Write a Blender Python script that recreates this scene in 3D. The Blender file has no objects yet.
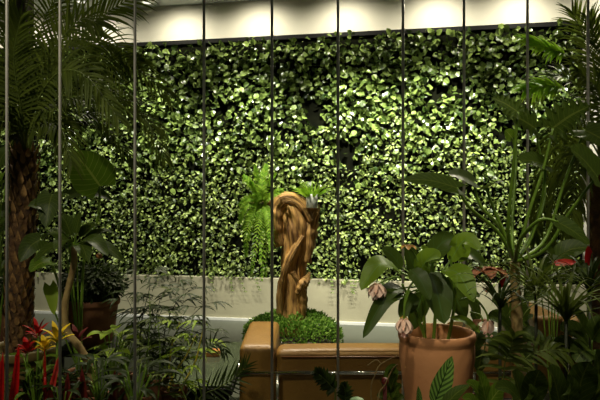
import bpy, math, random
from mathutils import Vector, Matrix, noise as mnoise
V = Vector
PI = math.pi
rnd = random.Random(7)
sc = bpy.context.scene
col = sc.collection
F = 583.0
CAMZ = 1.5

# ------------------------------------------------------------ camera, world, lights
cd = bpy.data.cameras.new('camera'); cam = bpy.data.objects.new('camera', cd); col.objects.link(cam)
cam.location = (0, 0, CAMZ); cam.rotation_euler = (PI/2, 0, 0)
cd.sensor_width = 36; cd.lens = 36*F/600
cd.clip_start = .05
sc.camera = cam
w = bpy.data.worlds.new('world'); sc.world = w; w.use_nodes = True
w.node_tree.nodes['Background'].inputs[0].default_value = (.92, .95, .90, 1)
w.node_tree.nodes['Background'].inputs[1].default_value = .045
sc.view_settings.view_transform = 'Standard'
sc.view_settings.look = 'None'
sc.view_settings.gamma = 1
sc.view_settings.use_curve_mapping = False
sc.view_settings.exposure = 0.0
TH = math.atan(.175)
WD = V((math.cos(TH), -math.sin(TH), 0)); WN = V((-math.sin(TH), -math.cos(TH), 0))
W0 = V((0, 7.3, 0))
def wall(s, z, d=0):            # a point on the far wall: s along it, z up, d out from it
    return W0 + WD*s + WN*d + V((0, 0, z))
CEIL = 4.03
LAMPS = [-4.85, -3.8, -2.72, -1.52, -.50, .56, 1.68, 2.62, 3.7]
def spot(name, loc, target, power, size, blend, colr, rad=.05):
    l = bpy.data.lights.new(name, 'SPOT'); l.energy = power; l.color = colr
    l.spot_size = size; l.spot_blend = blend; l.shadow_soft_size = rad
    o = bpy.data.objects.new(name, l); col.objects.link(o); o.location = loc
    o.rotation_euler = (V(target)-V(loc)).to_track_quat('-Z', 'Y').to_euler()
    return o
WARM = (1.0, .93, .74)
for s in LAMPS:                 # washers in the ceiling close to the wall
    spot('wall_washer', wall(s, CEIL-.06, .50), wall(s, 2.9, 0), 46, 2.5, 1.0, WARM, .04)
for s, pw in ((-3.4, 300), (-1.9, 420), (-.6, 520), (.7, 720), (1.6, 760), (2.9, 420)):     # track spots aimed at the planting
    spot('track_light', wall(s, CEIL-.15, 1.35), wall(s, 1.35, 0), pw*1.08, 1.05, .9, (1.0, .97, .82), .04)
spot('track_light', (-1.2, 4.2, CEIL-.1), wall(-.2, .9, .3), 300, .55, .8, (1.0, .93, .76), .05)
spot('track_light', (1.4, 4.4, CEIL-.1), wall(1.0, .5, .2), 240, .6, .8, (1.0, .93, .76), .05)
spot('seat_light', (-.25, 4.6, CEIL-.1), (-.2, 3.8, 0), 700, .8, .7, (1, .88, .66), .08)
spot('seat_light', (2.1, 4.9, CEIL-.1), (2.1, 4.7, 0), 260, .8, .7, (1, .88, .66), .08)
for x, y, z, tx, ty, tz, pw, sz in ((-1.9, .7, 3.9, -1.35, 3.1, 1.0, 170, .8), (-.9, .9, 3.9, -.9, 2.8, .8, 45, .5), (.0, .7, 3.9, .75, 2.2, 1.0, 150, .55), (1.6, .9, 3.9, 1.3, 2.3, 1.3, 70, .8),
                                (-.7, .2, 2.5, .50, 2.15, .74, 48, .30), (-1.1, 5.2, 3.95, -1.2, 3.2, 1.4, 190, 1.0), (1.1, 4.9, 3.95, .95, 2.3, 1.3, 210, .8), (2.6, 5.3, 3.95, 1.6, 3.5, 2.4, 420, .7)):  # this row: unseen spots added to brighten the pot and backlight the leaves
    spot('planting_fill_light', (x, y, z), (tx, ty, tz), pw, sz, .9, (1, .92, .70), .08)
spot('driftwood_fill_light', (-.9, 3.7, CEIL-.1), (-.06, 5.0, 1.35), 430, .42, .8, (1, .93, .72), .05)  # unseen spot added to brighten the driftwood, fern and vase

# ------------------------------------------------------------ helpers
def P(x, y, Z):                 # where the sight line through photo point (x, y) is Z metres in front
    return V(((x-300)/F*Z, Z, CAMZ-(y-200)/F*Z))
def lin(c):
    return tuple(((v/255)/12.92 if v/255 <= .04045 else ((v/255+.055)/1.055)**2.4) for v in c)+(1,)

class MB:
    def __init__(s): s.v = []; s.f = []; s.m = []; s.uv = []; s.tag = []
    def add(s, vs, fs, uvs=None, mi=0):
        b = len(s.v); s.v.extend([tuple(v) for v in vs])
        for f in fs:
            s.f.append(tuple(i+b for i in f)); s.m.append(mi)
            for i in f: s.uv.append(uvs[i] if uvs else (0, 0))
    def build(s, name, mats, parent=None, smooth=True, bevel=0, kind=None, solid=0):
        org = V((0, 0, 0)); p = parent
        while p is not None: org += p.location; p = p.parent
        me = bpy.data.meshes.new(name)
        if not s.v: s.add([(0, 0, 0)], [])
        if parent is None:
            xs = [v[0] for v in s.v]; ys = [v[1] for v in s.v]; zs = [v[2] for v in s.v]
            org = V(((min(xs)+max(xs))/2, (min(ys)+max(ys))/2, min(zs)))
        me.from_pydata([(v[0]-org.x, v[1]-org.y, v[2]-org.z) for v in s.v], [], s.f)
        uvl = me.uv_layers.new(name='UVMap')
        uvl.data.foreach_set('uv', [c for u in s.uv for c in u])
        me.polygons.foreach_set('material_index', s.m)
        if smooth: me.polygons.foreach_set('use_smooth', [True]*len(s.f))
        for m in (mats if isinstance(mats, (list, tuple)) else [mats]): me.materials.append(m)
        me.update()
        o = bpy.data.objects.new(name, me); col.objects.link(o)
        if parent is None: o.location = org
        o.parent = parent
        if bevel:
            b = o.modifiers.new('bevel', 'BEVEL'); b.width = bevel; b.segments = 3; b.limit_method = 'ANGLE'
        if kind: o['kind'] = kind
        return o
    # shapes
    def box(s, c, size, rz=0, mi=0):
        cx, cy, cz = c; a, b, d = [q/2 for q in size]; C_, S_ = math.cos(rz), math.sin(rz)
        vs = []
        for z in (-d, d):
            for x, y in ((-a, -b), (a, -b), (a, b), (-a, b)):
                vs.append((cx+x*C_-y*S_, cy+x*S_+y*C_, cz+z))
        s.add(vs, [(3, 2, 1, 0), (4, 5, 6, 7), (0, 1, 5, 4), (1, 2, 6, 5), (2, 3, 7, 6), (3, 0, 4, 7)], None, mi)
    def tube(s, pts, rads, n=8, mi=0, caps=True, disp=None):
        pts = [V(p) for p in pts]; N = len(pts)
        if not isinstance(rads, (list, tuple)): rads = [rads]*N
        t0 = (pts[1]-pts[0]).normalized()
        a = t0.orthogonal().normalized(); vs = []; uvs = []
        L = 0
        for i, p in enumerate(pts):
            t = (pts[min(i+1, N-1)]-pts[max(i-1, 0)]).normalized()
            a = (a-t*a.dot(t)).normalized(); b = t.cross(a)
            if i: L += (p-pts[i-1]).length
            for k in range(n):
                th = 2*PI*k/n; r = rads[i]
                if disp: r *= disp(th, i/(N-1))
                vs.append(p+a*math.cos(th)*r+b*math.sin(th)*r); uvs.append((k/n, L))
        fs = [(i*n+k, i*n+(k+1) % n, (i+1)*n+(k+1) % n, (i+1)*n+k) for i in range(N-1) for k in range(n)]
        if caps: fs += [tuple(range(n-1, -1, -1)), tuple((N-1)*n+k for k in range(n))]
        s.add(vs, fs, uvs, mi)
    def lathe(s, c, prof, n=40, mi=0, sx=1, sy=1):
        c = V(c); vs = []; m = len(prof)
        for r, z in prof:
            for k in range(n):
                th = 2*PI*k/n; vs.append((c.x+r*sx*math.cos(th), c.y+r*sy*math.sin(th), c.z+z))
        fs = [(i*n+k, i*n+(k+1) % n, (i+1)*n+(k+1) % n, (i+1)*n+k) for i in range(m-1) for k in range(n)]
        fs += [tuple(range(n-1, -1, -1)), tuple((m-1)*n+k for k in range(n))]
        s.add(vs, fs, None, mi)
    def ball(s, c, r, n=10, mi=0, sz=1.0):
        prof = [(max(r*math.sin(PI*i/(n//2)), 1e-4), -r*sz*math.cos(PI*i/(n//2))) for i in range(n//2+1)]
        s.lathe(c, prof, n, mi)
    def blade(s, base, d, up, L, W, prof='oval', n=8, m=4, droop=.6, fold=.2, wave=0, mi=0, lobes=0, pts=None):
        """leaf blade: spine from base along d, drooping; up is the side its face looks to"""
        f = PROF[prof]
        if pts is None:
            d = V(d).normalized(); p = V(base); sp = [p.copy()]
            for i in range(n):
                d = (d+V((0, 0, -1))*droop*(1.0/n)*(i+1)/n*2).normalized()
                p = p+d*L/n; sp.append(p.copy())
        else:
            sp = smooth(pts, n)
        vs = []; uvs = []; up = V(up); ph = rnd.random()*6
        for i, p in enumerate(sp):
            t = (sp[min(i+1, n)]-sp[max(i-1, 0)]).normalized()
            side = t.cross(up)
            if side.length < 1e-3: side = t.orthogonal()
            side.normalize(); nr = side.cross(t).normalized()
            ww = f(i/n)*W/2
            for j in range(m+1):
                q = j/m*2-1
                wq = ww*(1-lobes*(.5+.5*math.cos(i/n*PI*2*7))*(abs(q) > .6)) if lobes else ww
                vs.append(p+side*wq*q*(1-.15*fold*abs(q))+nr*(abs(q)*fold*ww+wave*W*math.sin(i*1.9+ph+q*2)*abs(q))
                          - t*(0.0 if prof != 'heart' else max(0, .30-i/n)*abs(q)*L*.6))
                uvs.append((j/m, i/n))
        fs = [(i*(m+1)+j, i*(m+1)+j+1, (i+1)*(m+1)+j+1, (i+1)*(m+1)+j) for i in range(n) for j in range(m)]
        s.add(vs, fs, uvs, mi)
PROF = {
 'oval': lambda t: max(.03, math.sin(PI*min(1, t**.85))**.75),
 'lance': lambda t: max(.02, math.sin(PI*t**.7)**.9),
 'strap': lambda t: max(.02, min(1, .6+t*1.5)*(1-max(0, t-.35)/.65)**.8),
 'spike': lambda t: max(.02, min(1, .3+t*3)*(1-t**2.2)),
 'heart': lambda t: max(.02, (min(1, .55+t*2.0))*(1-t**2.4)**.9),
 'petal': lambda t: max(.05, math.sin(PI*(.12+.86*t**1.2))**.8),
}
def smooth(pts, n):
    pts = [V(p) for p in pts]; K = len(pts)-1; out = []
    for i in range(n+1):
        u = i/n*K; k = min(int(u), K-1); t = u-k
        p0 = pts[max(k-1, 0)]; p1 = pts[k]; p2 = pts[k+1]; p3 = pts[min(k+2, K)]
        out.append(.5*((2*p1)+(p2-p0)*t+(2*p0-5*p1+4*p2-p3)*t*t+(3*p1-p0-3*p2+p3)*t**3))
    return out
def rv(a=1.0): return V((rnd.uniform(-a, a), rnd.uniform(-a, a), rnd.uniform(-a, a)))

def thing(name, loc, label, cat, group=None):
    o = bpy.data.objects.new(name, None); col.objects.link(o); o.location = loc
    o.empty_display_size = .05
    o['label'] = label; o['category'] = cat
    if group: o['group'] = group
    return o
def tag(o, label, cat, group=None):
    o['label'] = label; o['category'] = cat
    if group: o['group'] = group
    return o
def struct(o): o['kind'] = 'structure'; return o

# ------------------------------------------------------------ materials
def mat(name, c, rough=.6, metal=0, c2=None, scale=8, bump=0, bscale=40, spec=.5, island=False, stretch=None, trans=0, detail=4):
    m = bpy.data.materials.new(name); m.use_nodes = True; nt = m.node_tree; N = nt.nodes; L = nt.links
    b = N['Principled BSDF']; b.inputs['Roughness'].default_value = rough; b.inputs['Metallic'].default_value = metal
    b.inputs['Specular IOR Level'].default_value = spec
    b.inputs['Base Color'].default_value = lin(c)
    tc = N.new('ShaderNodeTexCoord'); src = tc.outputs['Object']
    if stretch:
        mp = N.new('ShaderNodeMapping'); mp.inputs['Scale'].default_value = stretch[1]
        L.new(tc.outputs[stretch[0]], mp.inputs[0]); src = mp.outputs[0]
    if c2:
        r = N.new('ShaderNodeValToRGB')
        r.color_ramp.elements[0].color = lin(c); r.color_ramp.elements[1].color = lin(c2)
        if island:
            g = N.new('ShaderNodeNewGeometry'); L.new(g.outputs['Random Per Island'], r.inputs[0])
        else:
            n = N.new('ShaderNodeTexNoise'); n.inputs['Scale'].default_value = scale; n.inputs['Detail'].default_value = detail
            L.new(src, n.inputs['Vector']); L.new(n.outputs[0], r.inputs[0])
            r.color_ramp.elements[0].position = .35; r.color_ramp.elements[1].position = .65
        L.new(r.outputs[0], b.inputs['Base Color'])
    if bump:
        n2 = N.new('ShaderNodeTexNoise'); n2.inputs['Scale'].default_value = bscale; L.new(src, n2.inputs['Vector'])
        bp = N.new('ShaderNodeBump'); bp.inputs['Strength'].default_value = bump; bp.inputs['Distance'].default_value = .01
        L.new(n2.outputs[0], bp.inputs['Height']); L.new(bp.outputs[0], b.inputs['Normal'])
    if trans:
        b.inputs['Transmission Weight'].default_value = trans
    return m
def leafmat(name, c, c2, rough=.35, vein=None, vn=9, vw=.10, island=True, tr=.25, spec=.5):
    if 'wall' not in name: rough += .12; spec = .2; tr = tr+.15 if tr else 0
    """leaf: colour varies from leaf to leaf; pale midrib and side veins by the blade's own uv"""
    m = mat(name, c, rough, c2=c2, island=island, spec=spec); nt = m.node_tree; N = nt.nodes; L = nt.links
    b = N['Principled BSDF']; src = b.inputs['Base Color'].links[0].from_socket
    if vein:
        uv = N.new('ShaderNodeUVMap'); sp = N.new('ShaderNodeSeparateXYZ'); L.new(uv.outputs[0], sp.inputs[0])
        def M(op, a, bb=None, c_=None):
            q = N.new('ShaderNodeMath'); q.operation = op
            for i, x in enumerate((a, bb, c_)):
                if x is None: continue
                if isinstance(x, (int, float)): q.inputs[i].default_value = x
                else: L.new(x, q.inputs[i])
            return q.outputs[0]
        au = M('ABSOLUTE', M('SUBTRACT', sp.outputs[0], .5))
        mid = M('LESS_THAN', au, .025)
        fr = M('FRACT', M('MULTIPLY', M('SUBTRACT', sp.outputs[1], M('MULTIPLY', au, .45)), vn))
        lat = M('MULTIPLY', M('LESS_THAN', fr, vw), .75)
        fac = M('MAXIMUM', mid, lat)
        mx = N.new('ShaderNodeMix'); mx.data_type = 'RGBA'; L.new(fac, mx.inputs[0]); L.new(src, mx.inputs[6]); mx.inputs[7].default_value = lin(vein)
        src = mx.outputs[2]; L.new(src, b.inputs['Base Color'])
    if tr:
        t = N.new('ShaderNodeBsdfTranslucent'); L.new(src, t.inputs[0])
        ms = N.new('ShaderNodeMixShader'); ms.inputs[0].default_value = tr
        out = N['Material Output']; L.new(b.outputs[0], ms.inputs[1]); L.new(t.outputs[0], ms.inputs[2]); L.new(ms.outputs[0], out.inputs[0])
    return m
M_plaster = mat('plaster', (226, 222, 205), .8, c2=(218, 214, 198), scale=1.5, bump=.05)
M_ceil = mat('ceiling_paint', (196, 202, 200), .8)
M_conc = mat('ledge_render', (176, 171, 142), .75, c2=(162, 157, 130), scale=2.2, bump=.1, bscale=25)
M_floor = mat('polished_floor', (78, 82, 72), .42, c2=(68, 72, 62), scale=1.4, detail=6)
M_back = mat('felt_backing', (12, 14, 8), 1, c2=(20, 22, 12), scale=9, spec=.05)
M_blackmetal = mat('dark_metal_trim', (20, 20, 18), .7, spec=.2)
M_rod = mat('brushed_steel', (206, 202, 190), .35, metal=.1, c2=(186, 182, 172), scale=3)
M_chrome = mat('chrome', (225, 222, 214), .12, metal=1)
M_leather = mat('tan_leather', (142, 106, 44), .5, c2=(126, 92, 36), scale=4, bump=.25, bscale=60)
M_piping = mat('dark_tan_piping', (96, 58, 24), .5)
M_terra = mat('terracotta', (204, 142, 92), .75, c2=(192, 126, 78), scale=3, bump=.15, bscale=30)
M_terra2 = mat('weathered_terracotta', (122, 80, 50), .8, c2=(102, 64, 40), scale=6, bump=.2)
M_olivepot = mat('glazed_olive_pot', (120, 104, 58), .45, c2=(92, 80, 44), scale=3)
M_soil = mat('soil', (30, 22, 15), .95, c2=(46, 34, 22), scale=30, bump=.6)
M_bench = mat('dark_stone_bench', (52, 50, 46), .6, c2=(42, 40, 36), scale=5)
M_planter = mat('grey_planter', (110, 106, 94), .7, c2=(96, 92, 82), scale=4)
M_ivy = leafmat('wall_foliage', (34, 56, 16), (134, 156, 78), .27, tr=.1, spec=.65)
M_ivy2 = leafmat('wall_foliage_fine', (42, 64, 20), (152, 170, 86), .4, tr=.1)
M_palm = leafmat('palm_leaf', (66, 80, 26), (94, 108, 36), .45, tr=.2)
M_palmlit = leafmat('palm_lit_and_grass_leaf', (132, 186, 42), (170, 210, 64), .45, tr=.35)  # brightness of the lit fronds painted into the colour; also colours the vase grass
M_rachis = mat('palm_rachis', (96, 112, 44), .5)
M_trunk = mat('fibrous_bark', (108, 78, 42), .9, c2=(58, 40, 24), scale=18, bump=1, bscale=45)
M_boot = mat('old_leaf_boot', (178, 138, 82), .85, c2=(96, 66, 38), scale=20, bump=.5)
M_bark = mat('pale_bark', (188, 164, 104), .8, c2=(136, 112, 68), scale=14, bump=.5)
M_big = leafmat('broad_leaf', (82, 112, 26), (94, 124, 32), .35, vein=(140, 156, 66), vn=9, tr=.25)
M_dark = leafmat('dark_broad_leaf', (52, 68, 22), (68, 88, 28), .32, vein=(94, 108, 42), vn=9, tr=.15)
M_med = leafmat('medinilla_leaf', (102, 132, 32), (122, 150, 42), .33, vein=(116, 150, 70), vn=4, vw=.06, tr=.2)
M_medd = leafmat('medinilla_shade_leaf', (58, 76, 24), (72, 92, 30), .33, vein=(70, 96, 46), vn=4, vw=.06, tr=.15)  # darker copy of the medinilla leaf, shade put into the colour
M_stem = mat('green_stem', (116, 150, 44), .45, c2=(98, 130, 36), scale=6)
M_stemd = mat('dark_stem', (44, 50, 26), .6)
M_cane = mat('yellow_cane', (222, 200, 76), .4, c2=(172, 164, 56), scale=12)
M_lime = leafmat('lime_leaf', (132, 164, 40), (156, 180, 60), .4, tr=.25)
M_fern = leafmat('fern_leaf', (104, 156, 40), (158, 196, 66), .5, tr=.3)
M_ground = leafmat('groundcover_leaf', (84, 132, 44), (156, 194, 88), .45, tr=.2)
M_bush = leafmat('bush_leaf', (32, 44, 14), (52, 68, 22), .4, tr=.15)
M_calA = leafmat('calathea_leaf', (104, 140, 60), (112, 148, 66), .35, vein=(24, 44, 18), vn=9, vw=.48, tr=.15)
M_pink = mat('pale_pink_bract', (248, 220, 198), .55, c2=(240, 200, 176), scale=25)
M_bead = mat('pink_flower', (240, 176, 160), .45, c2=(246, 204, 184), scale=60)
M_brownpink = mat('faded_bract', (176, 116, 78), .6, c2=(150, 92, 60), scale=25)
M_ybract = mat('yellow_green_bract', (190, 172, 70), .55, c2=(196, 140, 78), scale=18)
M_red = mat('red_bract', (206, 26, 20), .4, c2=(170, 14, 14), scale=12)
M_redpink = mat('pink_red_bract', (226, 92, 78), .4, c2=(200, 40, 36), scale=16)
M_yellow = mat('yellow_petal', (250, 222, 50), .45, c2=(244, 200, 32), scale=12)
M_maroon = mat('maroon_bract', (120, 22, 28), .5, c2=(92, 34, 24), scale=12)
M_glassgreen = mat('green_table_glass', (66, 74, 60), .14, c2=(72, 80, 64), scale=2, spec=.9)
M_drift = mat('driftwood', (214, 168, 96), .6, c2=(92, 60, 28), scale=1.0, bump=1, bscale=2.2, stretch=('UV', (26, 5, 1)), detail=8)
M_glass = mat('clear_glass', (235, 240, 235), .08, trans=.6)
M_tanbox = mat('tan_wood', (186, 128, 66), .5, c2=(170, 112, 54), scale=10)
M_white = mat('white_fitting', (225, 225, 218), .4)
M_grey = mat('pillar_paint', (84, 78, 66), .7, c2=(74, 68, 58), scale=2)
M_cream = mat('cream_succulent', (150, 176, 130), .6, c2=(96, 132, 84), scale=30)
m = bpy.data.materials.new('lamp_lens'); m.use_nodes = True
m.node_tree.nodes['Principled BSDF'].inputs['Emission Color'].default_value = (1, .95, .8, 1)
m.node_tree.nodes['Principled BSDF'].inputs['Emission Strength'].default_value = 1.2
M_lens = m

# ------------------------------------------------------------ the setting
b = MB(); b.box((0, 3.0, -.05), (16, 14, .1)); struct(b.build('floor', M_floor, smooth=False))
b = MB(); b.box((0, 3.0, CEIL+.05), (16, 14, .1)); struct(b.build('ceiling', M_ceil, smooth=False))
def wbox(b, s0, s1, z0, z1, d0, d1):
    c = wall((s0+s1)/2, (z0+z1)/2, (d0+d1)/2)
    b.box(c, (s1-s0, d1-d0, z1-z0), -TH)
b = MB(); wbox(b, -7.6, 7.0, 0, CEIL, -.15, 0); struct(b.build('wall_back', M_plaster, smooth=False))
b = MB(); wbox(b, -7.6, 7.0, 0, .535, 0, .17); struct(b.build('trim_1', M_conc, smooth=False, bevel=.006))
b = MB(); wbox(b, -7.6, 7.0, 0, .032, .17, .185); struct(b.build('baseboard_back', M_white, smooth=False))
b = MB(); b.box((-7.2, 2.5, CEIL/2), (.15, 13, CEIL)); struct(b.build('wall_left', M_plaster, smooth=False))
b = MB(); b.box((6.4, 2.5, CEIL/2), (.15, 13, CEIL)); struct(b.build('wall_right', M_plaster, smooth=False))
c0 = P(20, 100, 6.0)
b = MB(); b.box((c0.x, 6.0, CEIL/2), (.20, .20, CEIL)); struct(b.build('trim_2', M_grey, smooth=False, bevel=.004))

# ------------------------------------------------------------ green wall
gw = thing('green_wall', wall(-.9, .54, .05), 'large living green wall packed with glossy leaves above the low stone ledge', 'green wall')
GS0, GS1, GZ0, GZ1 = -5.6, 3.26, .54, 3.49
b = MB(); wbox(b, GS0, GS1, GZ0, GZ1, .0, .09); b.build('backing_panel', M_back, gw, smooth=False)
b = MB(); wbox(b, GS0, GS1+.02, GZ1, GZ1+.05, .0, .12); wbox(b, GS1, GS1+.02, GZ0, GZ1, 0, .11); b.build('edge_frame', M_blackmetal, gw, smooth=False)
def small_leaf(b, p, d, nr, L, W, mi):
    side = d.cross(nr).normalized(); nr = side.cross(d).normalized()
    tip = p+d*L-nr*L*.12
    c1 = p+d*L*.35; c2 = p+d*L*.72-nr*L*.03
    vs = [p, c1+side*W*.5+nr*W*.12, c1, c1-side*W*.5+nr*W*.12, c2+side*W*.38+nr*W*.08, c2, c2-side*W*.38+nr*W*.08, tip]
    b.add(vs, [(0, 2, 1), (0, 3, 2), (1, 2, 5, 4), (2, 3, 6, 5), (4, 5, 7), (5, 6, 7)], None, mi)
b = MB(); stems = MB()
step = .105; row = 0; z = GZ0+.03
while z < GZ1:
    frac = (z-GZ0)/(GZ1-GZ0)
    s = GS0+.05+(row % 2)*step*.5
    while s < GS1-.04:
        gap = mnoise.noise(V((s*2.6, z*3.4, 1.7)))+.35*mnoise.noise(V((s*7, z*7, 4)))
        if rnd.random() < .97 and gap > -.42:
            cs = s+rnd.uniform(-.03, .03); cz = z+rnd.uniform(-.03, .03)
            big = frac+rnd.uniform(-.18, .18) > .52
            nL = rnd.randint(7, 10) if big else rnd.randint(13, 18)
            if s < -3.6: nL = int(nL*.7)
            outw = rnd.uniform(.07, .17)
            for k in range(nL):
                a = rnd.uniform(0, 2*PI); r = rnd.uniform(.01, .085)
                dd = .09+rnd.uniform(.02, 1)*outw*(1-r*3)
                zz = min(cz+r*math.sin(a)*.9, GZ1+.035); ss = min(max(cs+r*math.cos(a), GS0), GS1-.02)
                p = wall(ss, zz, dd)
                d = (WD*math.cos(a)*.9+V((0, 0, 1))*(math.sin(a)*.75-.35)+WN*rnd.uniform(.1, .8)+rv(.25)).normalized()
                nr = (WN*rnd.uniform(.2, 1.1)+V((0, 0, 1))*rnd.uniform(-.2, .9)+rv(.75)).normalized()
                if big: L_ = rnd.uniform(.05, .095); W_ = L_*rnd.uniform(.72, .95)
                else: L_ = rnd.uniform(.034, .058); W_ = L_*rnd.uniform(.5, .75)
                small_leaf(b, p, d, nr, L_, W_, 0 if big else 1)
        s += step
    z += step*.93; row += 1
print('wall leaves', len(b.f)//6)
b.build('foliage', [M_ivy, M_ivy2], gw, smooth=False, kind='stuff')
# sprays hanging over the ledge
for px in (219, 238, 246, 262, 333, 351, 357):
    b = MB(); u = (px-300)/F; Z = 7.3/(1+.175*u); s = u*Z/math.cos(TH)
    p = wall(s, .62, .19); q = [p, p+V((rnd.uniform(-.03, .03), 0, -.09))+WN*.03, p+V((rnd.uniform(-.05, .05), 0, -.19-rnd.random()*.08))+WN*.035]
    sp = smooth(q, 6); b.tube(sp, .002, 4)
    for p in sp[1:]:
        for k in (-1, 1):
            small_leaf(b, p, (WD*k+V((0, 0, -.6))).normalized(), (WN+V((0, 0, .4))).normalized(), .026, .014, 0)
    b.build('trailing_stem', M_ivy, gw, smooth=False)

# ------------------------------------------------------------ ceiling lamps
lampname = ['round white ceiling downlight at far left, above the palm', 'round white ceiling downlight nearest the grey pillar', 'round white ceiling downlight above the palm fronds', 'round white ceiling downlight lighting the wall between the first two clear rods',
 'round white ceiling downlight over the driftwood trunk', 'round white ceiling downlight just right of the driftwood trunk', 'round white ceiling downlight above the flowering pot plant', 'round white ceiling downlight at the right end of the green wall', 'round white ceiling downlight beyond the green wall on the right']
def downlight(p, label):
    t = thing('ceiling_light', p, label, 'ceiling light', 'wall washing downlights')
    b = MB(); b.lathe(p, [(.055, -.004), (.085, -.004), (.09, 0), (.09, .03)], 24); b.build('trim_ring', M_white, t)
    b = MB(); b.lathe(p, [(.052, -.008), (.054, -.002)], 24); b.build('lens', M_lens, t)
for s, lb in zip(LAMPS, lampname):
    if s in LAMPS[2:4]: downlight(wall(s, CEIL-.03, .42), lb)
downlight(P(147, 2, 7.33)+V((0, 0, .0)), 'round white downlight in the ceiling, seen just right of the palm frond tips')

# ------------------------------------------------------------ steel rods
rods = [(7, 2.35, 'dim steel rod at the far left beside the palm trunk'), (60, 2.51, 'steel rod crossing the palm crown and the yellow flowers'),
 (135, 2.54, 'steel rod at the tips of the palm fronds, left of the feathery shrub'), (204, 2.57, 'steel rod between the feathery shrub and the sofa'),
 (272, 2.61, 'steel rod in front of the sofa arm and left edge of the driftwood'), (338, 2.64, 'steel rod right of the driftwood, crossing the sofa back'),
 (403, 2.68, 'steel rod dropping behind the left side of the terracotta pot'), (464, 2.72, 'steel rod behind the right side of the flowering pot plant'),
 (527.5, 2.76, 'steel rod behind the tall green leaf stalks'), (588, 2.80, 'steel rod at the far right beside the brown trunk')]
for px, Z, lb in rods:
    p = P(px, 200, Z); t = thing('steel_rod', (p.x, p.y, 0), lb, 'rod', 'steel rods of the partition')
    b = MB(); b.tube([(p.x, p.y, .0), (p.x, p.y, CEIL)], .0062, 14); b.build('shaft', M_rod, t)
    b = MB(); b.lathe((p.x, p.y, 0), [(.02, 0), (.02, .012), (.009, .014)], 16); b.build('base_collar', M_rod, t)

# ------------------------------------------------------------ sofas
def rbox(c, size, r=.05, puff=.0, n=10):
    """cushion block: soft box on a grid"""
    b = MB(); a = [q/2 for q in size]; c = V(c)
    idx = {}
    vs = []; fs = []
    def vert(x, y, z):
        k = (round(x, 5), round(y, 5), round(z, 5))
        if k not in idx:
            q = V((x*a[0], y*a[1], z*a[2]))
            inner = V([max(-(a[i]-r), min(a[i]-r, q[i])) for i in range(3)])
            dd = q-inner
            if dd.length > 1e-9: q = inner+dd.normalized()*r
            pf = (1-x*x)*(1-y*y)+(1-x*x)*(1-z*z)+(1-y*y)*(1-z*z)
            q = q*1.0 + V((x, y, z))*puff*pf*.5
            idx[k] = len(vs); vs.append(c+q)
        return idx[k]
    g = [-1, -.97, -.93, -.86, -.75]+[-.6+.1*i for i in range(13)]+[.75, .86, .93, .97, 1]
    for ax in range(3):
        for sg in (-1, 1):
            for i in range(len(g)-1):
                for j in range(len(g)-1):
                    q = []
                    for (u, v) in ((g[i], g[j]), (g[i+1], g[j]), (g[i+1], g[j+1]), (g[i], g[j+1])):
                        e = [0, 0, 0]; e[ax] = sg; e[(ax+1) % 3] = u; e[(ax+2) % 3] = v; q.append(vert(*e))
                    fs.append(tuple(q if sg > 0 else q[::-1]))
    b.add(vs, fs); return b
def sofa(name, x0, x1, y0, y1, top, label, cat='sofa', legs=(), seats=2):
    """seen from behind: its back at y0, arms running to y1"""
    t = thing(name, ((x0+x1)/2, (y0+y1)/2, 0), label, cat)
    aw = .21; zb = .13
    ym = (y0+y1)/2
    for sx, xx in ((1, x0+aw/2), (-1, x1-aw/2)):
        o = rbox((xx, ym, (top+zb)/2), (aw, y1-y0, top-zb), .035, .02).build('arm', M_leather, t)
        pb = MB(); q = .028
        pb.tube([(xx-aw/2+q, y0+.012, zb+.04), (xx-aw/2+.012, y0+.012, top-.035), (xx+aw/2-.012, y0+.012, top-.035), (xx+aw/2-q, y0+.012, zb+.04)], .0045, 6)
        pb.build('piping', M_piping, o)
    bx0, bx1 = x0+aw+.005, x1-aw-.005
    o = rbox(((bx0+bx1)/2, y0+.11, (top-.03+zb)/2), (bx1-bx0, .19, top-.03-zb), .04, .02).build('back_cushion', M_leather, t)
    pb = MB(); pb.tube([(bx0+.03, y0+.008, top-.065), (bx1-.03, y0+.008, top-.065)], .005, 6); pb.build('piping', M_piping, o)
    wseat = (bx1-bx0)/seats
    for k in range(seats):
        rbox((bx0+wseat*(k+.5), (y0+.21+y1)/2, .31), (wseat-.01, y1-y0-.22, .22), .04, .02).build('seat_cushion', M_leather, t)
    b = MB(); r = .0125
    def ring(z, o=.012):
        b.tube([(x0-o, y0-o, z), (x1+o, y0-o, z)], r, 10); b.tube([(x0-o, y0-o, z), (x0-o, y1+o, z)], r, 10)
        b.tube([(x1+o, y0-o, z), (x1+o, y1+o, z)], r, 10)
    ring(.505); ring(.12)
    b.tube([(x0-.012, y1+.012, .12), (x1+.012, y1+.012, .12)], r, 10)
    b.ball((x0-.012, y0-.012, .505), .016); b.ball((x1+.012, y0-.012, .505), .016)
    b.build('chrome_frame', M_chrome, t)
    for lx in (x0-.012+.235, x1+.012-.235):
        for ly in (y0-.012, y1+.012):
            q = MB(); q.tube([(lx, ly, 0), (lx, ly, .505)], r, 10); q.build('leg', M_chrome, t)
    return t
SX0 = P(239, 0, 3.37).x; SX1 = P(512, 0, 3.37).x
sofa('sofa', SX0, SX1, 3.37, 4.08, .655, 'tan leather sofa with chrome frame, seen from behind at the centre')
sofa('armchair', P(536, 0, 4.2).x, P(536, 0, 4.2).x+1.0, 4.2, 5.05, .66, 'tan leather armchair with chrome frame behind the plants at far right', 'armchair', seats=1)

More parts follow.
